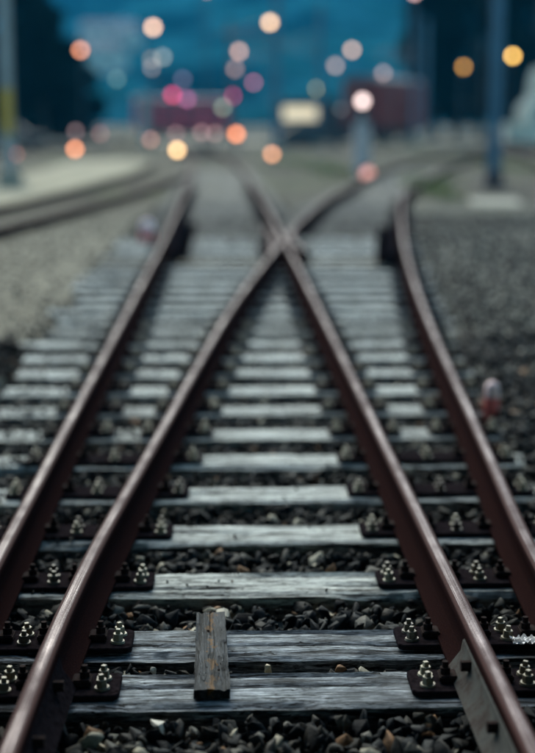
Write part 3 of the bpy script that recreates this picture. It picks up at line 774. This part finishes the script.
for a in [
    (156, 32, 92, (1.15, .68, .42), 4.2, 'bright peach street lamp high at the upper left'),
    (269, 27, 84, (1.3, .80, .45), 4.4, 'bright cream street lamp at the top of the middle mast'),
    (85.5, 53.5, 96, (.80, .30, .16), 3.5, 'orange street lamp, right one of the touching pair at the left'),
    (70, 58, 104, (.36, .16, .12), 3.4, 'dim brownish street lamp, left one of the touching pair at the left'),
    (165, 60, 100, (.17, .165, .14), 3.6, 'pale grey lamp below the bright peach lamp'),
    (154, 62, 118, (.13, .09, .06), 3.4, 'faint lamp touching the pale grey lamp'),
    (154.5, 70, 108, (.17, .13, .12), 3.4, 'faint brown lamp just under the pale grey lamp'),
    (239, 54.5, 94, (.55, .30, .22), 3.8, 'pinkish lamp, upper of two stacked left of the middle mast'),
    (235, 71, 106, (.22, .12, .10), 3.8, 'dusty mauve lamp, lower of two stacked left of the middle mast'),
    (349, 53, 93, (.55, .34, .24), 3.7, 'pinkish lamp, upper right of the pair over the red wagon'),
    (333, 68, 101, (.30, .19, .15), 3.7, 'mauve lamp, lower left of the pair over the red wagon'),
    (380, 75, 104, (.22, .14, .13), 3.6, 'faint pink lamp just above the roof of the red wagon'),
    (390, 84, 108, (.20, .12, .08), 3.0, 'faint brown lamp at the roof edge of the red wagon'),
    (458.5, 69, 82, (.42, .19, .025), 3.3, 'dark amber lamp among the black trees'),
    (506.5, 58.5, 80, (1.25, .72, .16), 3.4, 'bright yellow lamp right of the blue grey mast'),
    (120, 81, 110, (.05, .08, .065), 3.4, 'faint green lamp low in the left hillside'),
    (409, -1, 88, (.62, .36, .34), 3.6, 'pink lamp cut by the top edge above the wagon'),
    (208, -3, 88, (.52, .34, .30), 3.6, 'pink lamp cut by the top edge left of the middle mast'),
    (315, 90, 102, (.17, .14, .05), 3.2, 'faint olive lamp above the lit kiosk'),
]: street_lamp(*a, GL)
for a in [
    (174, 96, 112, (.50, .03, .10), 3.8, 'magenta signal, brighter left one over the crimson coach'),
    (188, 100, 120, (.26, .07, .15), 3.8, 'dim magenta signal beside the brighter left one'),
    (232, 97, 112, (.36, .03, .10), 3.8, 'magenta signal at the right end of the crimson coach'),
    (223, 108, 116, (.13, .15, .10), 3.8, 'olive signal light under the right magenta signal'),
    (184, 81, 118, (.05, .035, .05), 3.4, 'faint violet signal light above the left magenta one'),
    (253, 84, 118, (.22, .06, .09), 3.0, 'faint red light left of the middle mast'),
    (78, 148, 58, (.95, .33, .15), 3.8, 'bright orange dwarf signal low at the left beside the path'),
    (79, 131, 66, (.10, .055, .05), 3.6, 'faint brown signal just above the bright orange dwarf one'),
    (103, 133, 68, (.10, .04, .035), 3.6, 'faint red signal right of the orange dwarf one'),
    (152, 139, 62, (.26, .12, .09), 3.7, 'brown signal left of the bright cream dwarf signal'),
    (178, 149, 55, (1.35, .80, .36), 4.3, 'bright cream dwarf signal at the end of the pale path'),
    (177, 133, 70, (.12, .06, .055), 3.6, 'faint brown light above the bright cream dwarf signal'),
    (202, 132, 72, (.16, .08, .075), 3.6, 'faint brown light, left of two under the coach'),
    (215, 133, 72, (.15, .08, .07), 3.6, 'faint brown light, right of two under the coach'),
    (236, 133.5, 64, (1.1, .32, .12), 4.2, 'vivid orange signal where the straight tracks converge'),
    (365.5, 172.5, 39, (.70, .30, .24), 8.0, 'soft salmon light low at the foot of the grey signal post'),
    (271, 153, 52, (.72, .30, .15), 3.8, 'dull orange dwarf signal between the diverging tracks'),
    (20, 153, 56, (.16, .06, .05), 3.4, 'faint red signal by the foot of the left mast'),
]: signal(*a, GS)

# ------------------------------------------------------------------ vehicles
def wheel(par, x, y, z, r, w_=.14, ax='Y'):
    bm = bmesh.new(); cyl(bm, (x, y, z), r, r, w_, 20, Matrix.Rotation(R(90), 3, 'X' if ax == 'Y' else 'Y')); return obj('wheel', bm, M['black'], par)
def coach(x, y, rz, L, W, H, mat, name, label, wins, roofmat='roof', group=None):
    g = empty(name, (x, y, 0), rz, label=label, cat='railway vehicle')
    bm = bmesh.new(); box(bm, (0, 0, 1.05 + (H - 1.05) / 2), (L, W, H - 1.05), 0, .06); obj('body', bm, M[mat], g)
    bm = bmesh.new(); n = 10; prs = [(math.cos(math.pi * i / n) * W / 2, H + .02 + math.sin(math.pi * i / n) * .38) for i in range(n + 1)]
    a = [bm.verts.new((-L / 2, p, q)) for p, q in prs]; b_ = [bm.verts.new((L / 2, p, q)) for p, q in prs]
    for i in range(n): bm.faces.new((a[i], a[i + 1], b_[i + 1], b_[i]))
    bm.faces.new(a); bm.faces.new(b_[::-1]); bm.faces.new((a[0], b_[0], b_[-1], a[-1])); bmesh.ops.recalc_face_normals(bm, faces=bm.faces); obj('roof', bm, M[roofmat], g)
    bm = bmesh.new(); box(bm, (0, 0, .93), (L * .97, W * .8, .2)); box(bm, (0, 0, .62), (L * .35, W * .7, .4)); obj('underframe', bm, M['black'], g)
    for sx in (-L * .38, -L * .26, L * .26, L * .38):
        for sy in (-.75, .75): wheel(g, sx, sy, .47, .46)
    for q in (-1, 1):
        for sy in (-.85, .85):
            bm = bmesh.new(); bar(bm, (q * L / 2, sy, 1.05), (q * (L / 2 + .5), sy, 1.05), .07); cyl(bm, (q * (L / 2 + .52), sy, 1.05), .22, .22, .05, 16, Matrix.Rotation(R(90), 3, 'Y')); obj('buffer', bm, M['black'], g)
    if wins:
        for k in range(wins):
            xx = -L / 2 + (k + .5) * L / wins
            bm = bmesh.new(); box(bm, (xx, -W / 2 - .01, 2.35), (L / wins * .62, .03, .8), 0, .01); obj('window', bm, M['glass'], g)
    else:
        bm = bmesh.new(); box(bm, (0, -W / 2 - .03, 2.2), (2.2, .06, 2.1), 0, .01)
        for k in range(6): box(bm, (-.9 + k * .36, -W / 2 - .075, 2.2), (.05, .03, 2.0))
        obj('sliding_door', bm, M[mat], g)
    return g
coach(-4.1, 124, R(3), 8.2, 2.9, 3.2, 'pinktrain', 'passenger_coach', 'crimson passenger coach far off at the left of the yard', 4)
coach(11.6, 103, R(62), 9, 2.9, 4.3, 'redwagon', 'goods_wagon', 'dark red goods wagon with black end, right of centre', 0)
coach(8.0, 118, R(10), 7.5, 2.8, 2.2, 'black', 'flat_wagon', 'low black wagon behind the signal post', 0, 'black')
# lit kiosk
g = empty('kiosk', (4.75, 92, 0), R(4), label='low dark kiosk with a glowing cream front panel in the middle distance', cat='kiosk')
bm = bmesh.new(); box(bm, (0, 0, 1.35), (3.2, 2.2, 2.7), 0, .03); obj('wall', bm, M['black'], g)
bm = bmesh.new(); box(bm, (0, -.1, 2.79), (3.7, 2.9, .14), 0, .03); obj('roof', bm, M['roof'], g)
bm = bmesh.new(); box(bm, (0, -1.12, 2.05), (2.4, .06, .85), 0, .01); obj('lit_panel', bm, emis('panel_glow', (.80, .62, .40), .95), g)
bm = bmesh.new(); box(bm, (0, -1.30, 1.30), (3.1, .36, .08), 0, .01); obj('counter', bm, M['darksteel'], g)
# dark cars under it
def car(x, y, rz, mat, label):
    g = empty('parked_car', (x, y, 0), rz, label=label, cat='car', group='dark cars beyond the yard')
    bm = bmesh.new(); pr = [(-2.1, .3), (2.1, .3), (2.15, .75), (1.1, .9), (.5, 1.4), (-1.1, 1.42), (-1.9, .95), (-2.15, .8)]
    a = [bm.verts.new((p, -.85, q)) for p, q in pr]; b_ = [bm.verts.new((p, .85, q)) for p, q in pr]
    bm.faces.new(a); bm.faces.new(b_[::-1])
    for i in range(8): bm.faces.new((a[i], b_[i], b_[(i + 1) % 8], a[(i + 1) % 8]))
    bmesh.ops.recalc_face_normals(bm, faces=bm.faces); bmesh.ops.bevel(bm, geom=bm.edges[:], offset=.05, segments=2, affect='EDGES'); obj('body', bm, M[mat], g)
    bm = bmesh.new(); box(bm, (-.3, -.86, 1.12), (1.4, .03, .36), 0, .01); obj('window', bm, M['glass'], g)
    for sx in (-1.35, 1.3):
        for sy in (-.78, .78): wheel(g, sx, sy, .31, .31, .2)
car(5.4, 86, R(0), 'black', 'black car parked in front of the lit kiosk')
car(-13.0, 84, R(5), 'black', 'dark car before the black trees at the left')

# ------------------------------------------------------------------ buildings
def house(name, x, y, z, rz, L, W, H, rh, label, wall='whitewall', wins=3, floors=2, cat='house'):
    g = empty(name, (x, y, z), rz, label=label, cat=cat, group='pale houses on the hillside' if cat == 'house' else None)
    bm = bmesh.new(); box(bm, (0, 0, H / 2 - 2), (L, W, H + 4)); obj('wall', bm, M[wall], g)
    bm = bmesh.new(); e = .6
    v = [bm.verts.new(p) for p in ((-L / 2 - e, -W / 2 - e, H + .01), (L / 2 + e, -W / 2 - e, H + .01), (L / 2 + e, W / 2 + e, H + .01), (-L / 2 - e, W / 2 + e, H + .01), (-L / 2 - e, 0, H + rh), (L / 2 + e, 0, H + rh))]
    for f in ((0, 1, 5, 4), (2, 3, 4, 5), (0, 4, 3), (1, 2, 5), (3, 2, 1, 0)): bm.faces.new([v[i] for i in f])
    r_ = obj('roof', bm, M['roof'], g)
    bm = bmesh.new(); box(bm, (L * .25, W * .1, H + rh * .9), (.8, .8, rh * .9)); obj('chimney', bm, M[wall], r_)
    for fl in range(floors):
        for k in range(wins):
            bm = bmesh.new(); xx = -L / 2 + (k + .5) * L / wins; box(bm, (xx, -W / 2 - .03, H / floors * (fl + .55)), (L / wins * .35, .1, H / floors * .5)); obj('window', bm, M['glass'], g)
def hpos(px, py, y):
    return pxw(px, y)
for px, y, L, H, lab in ((113, 660, 24, 9, 'wide pale house high on the hillside left of the lamps'), (132, 650, 10, 8, 'narrow pale house beside the wide one on the hillside'), (100, 560, 22, 9, 'pale low house at the left foot of the hill'), (180, 900, 16, 9, 'small pale house far up the hillside'), (330, 820, 18, 8, 'pale house up the hillside in the middle')):
    x = pxw(px, y); house('house', x, y, hz(x, y), R(random.uniform(-20, 20)), L, 12, H, 4, lab)
# white gabled chapel at the right edge
g = empty('white_shed', (24.1, 108, 0), R(8), label='small white gabled building with pointed front at the right edge', cat='building')
bm = bmesh.new(); pr = [(-1.5, 0), (1.5, 0), (1.35, 2.6), (.55, 3.4), (.35, 5.0), (0, 5.6), (-.35, 5.0), (-.55, 3.4), (-1.35, 2.6)]
a = [bm.verts.new((p, -1.3, q)) for p, q in pr]; b_ = [bm.verts.new((p, 1.3, q)) for p, q in pr]
bm.faces.new(a); bm.faces.new(b_[::-1])
for i in range(9): bm.faces.new((a[i], b_[i], b_[(i + 1) % 9], a[(i + 1) % 9]))
bmesh.ops.recalc_face_normals(bm, faces=bm.faces); obj('wall', bm, M['whitewall'], g)
bm = bmesh.new(); box(bm, (0, -1.32, 1.9), (.7, .06, 1.2), 0, .01); obj('window', bm, M['glass'], g)
bm = bmesh.new(); box(bm, (-2.1, 0, .7), (1.1, 2.0, 1.4), 0, .03); obj('annexe', bm, M['whitewall'], g)

# ------------------------------------------------------------------ trees
def tree(x, y, h, r, label, seed, n=6500, leaf=.34):
    rr = random.Random(seed); g = empty('dark_tree', (x, y, 0), label=label, cat='tree', group='black trees behind the yard')
    bm = bmesh.new(); bar(bm, (0, 0, 0), (0, 0, h * .5), .35, 9, .22); bar(bm, (0, 0, h * .5), (.2, 0, h * .92), .22, 8, .05)
    blobs = []
    for k in range(26):
        t = rr.uniform(.10, .97); a = rr.uniform(0, 6.283); R_ = r * math.sin(math.pi * min(.98, t * .72 + .26)) * rr.uniform(.25, .95)
        c = Vector((math.cos(a) * R_, math.sin(a) * R_, h * t)); blobs.append((c, rr.uniform(.16, .30) * r + .5))
        bar(bm, (0, 0, h * t * .8), c, .09, 5, .03)
    obj('trunk', bm, M['bark'], g)
    V = []; F = []
    for k in range(n):
        c, br = blobs[rr.randrange(26)]
        d = Vector((rr.gauss(0, 1), rr.gauss(0, 1), rr.gauss(0, 1))).normalized() * br * rr.random() ** .4
        p = c + d; u = Vector((rr.gauss(0, 1), rr.gauss(0, 1), rr.gauss(0, 1))).normalized(); v_ = u.orthogonal().normalized(); s = leaf * rr.uniform(.6, 1.3)
        i = len(V); V += [tuple(p - u * s), tuple(p + v_ * s * .55), tuple(p + u * s), tuple(p - v_ * s * .55)]; F.append((i, i + 1, i + 2, i + 3))
    me = bpy.data.meshes.new('crown'); me.from_pydata(V, [], F); me.update(); obj('crown', me, M['leaf'], g)
for i, (px, y, h, r, lab) in enumerate([
    (432, 122, 15, 3.4, 'dark tree at the left end of the right clump, beside the thin masts'),
    (452, 132, 20, 4.6, 'tall black tree behind the dark amber lamp'),
    (476, 118, 18, 4.2, 'tall black tree just left of the blue grey mast'),
    (505, 124, 19, 4.6, 'black tree behind the bright yellow lamp'),
    (532, 116, 18, 4.4, 'black tree at the right edge behind the white building'),
    (549, 124, 17, 4.8, 'black tree beyond the right edge'),
    (22, 112, 16, 3.2, 'tall dark tree right behind the left mast'),
    (48, 104, 9.5, 3.4, 'lower black bush-like tree right of the left mast'),
    (-6, 110, 16, 4.0, 'black tree cut by the left edge'),
    (66, 118, 8.2, 3.0, 'dark low tree at the right end of the left clump'),
]): tree(pxw(px, y), y, h, r, lab, i)

# ------------------------------------------------------------------ weeds between the far tracks
V = []; F = []; rr = random.Random(5)
spots = [(pxw(445, 60), 60, 2.6, 9), (5.6, 38, .5, 3), (pxw(425, 33), 33.5, .35, 3.5), (pxw(335, 44), 44, 1.0, 6), (pxw(500, 50), 48, 1.2, 6), (pxw(300, 52), 54, 1.6, 7), (4.6, 30.5, .3, 2)]
for cx, cyy, sx, sy in spots:
    for k in range(600):
        x = cx + rr.gauss(0, sx * .5); y = cyy + rr.gauss(0, sy * .5); z = gz(x, y); h = rr.uniform(.05, .16); a = rr.uniform(0, 6.28); w_ = .018
        dx, dy = math.cos(a), math.sin(a); i = len(V)
        V += [(x - dx * w_, y - dy * w_, z), (x + dx * w_, y + dy * w_, z), (x + rr.uniform(-.06, .06), y + rr.uniform(-.06, .06), z + h)]; F.append((i, i + 1, i + 2))
me = bpy.data.meshes.new('weeds'); me.from_pydata(V, [], F); me.update(); tag(obj('weeds', me, M['weed']), None, None, None, 'stuff')

# ------------------------------------------------------------------ haze
HAZE = True
if HAZE:
    bm = bmesh.new(); box(bm, (0, 400, 209), (7000, 5000, 422))
    m = bpy.data.materials.new('haze'); m.use_nodes = True; nt = m.node_tree; nt.nodes.clear()
    o_ = nt.nodes.new('ShaderNodeOutputMaterial'); v = nt.nodes.new('ShaderNodeVolumePrincipled')
    v.inputs['Color'].default_value = (.02, .50, .95, 1); v.inputs['Density'].default_value = .0002; v.inputs['Anisotropy'].default_value = 0
    nt.links.new(v.outputs[0], o_.inputs['Volume'])
    hzo = obj('haze', bm, m); tag(hzo, kind='stuff')
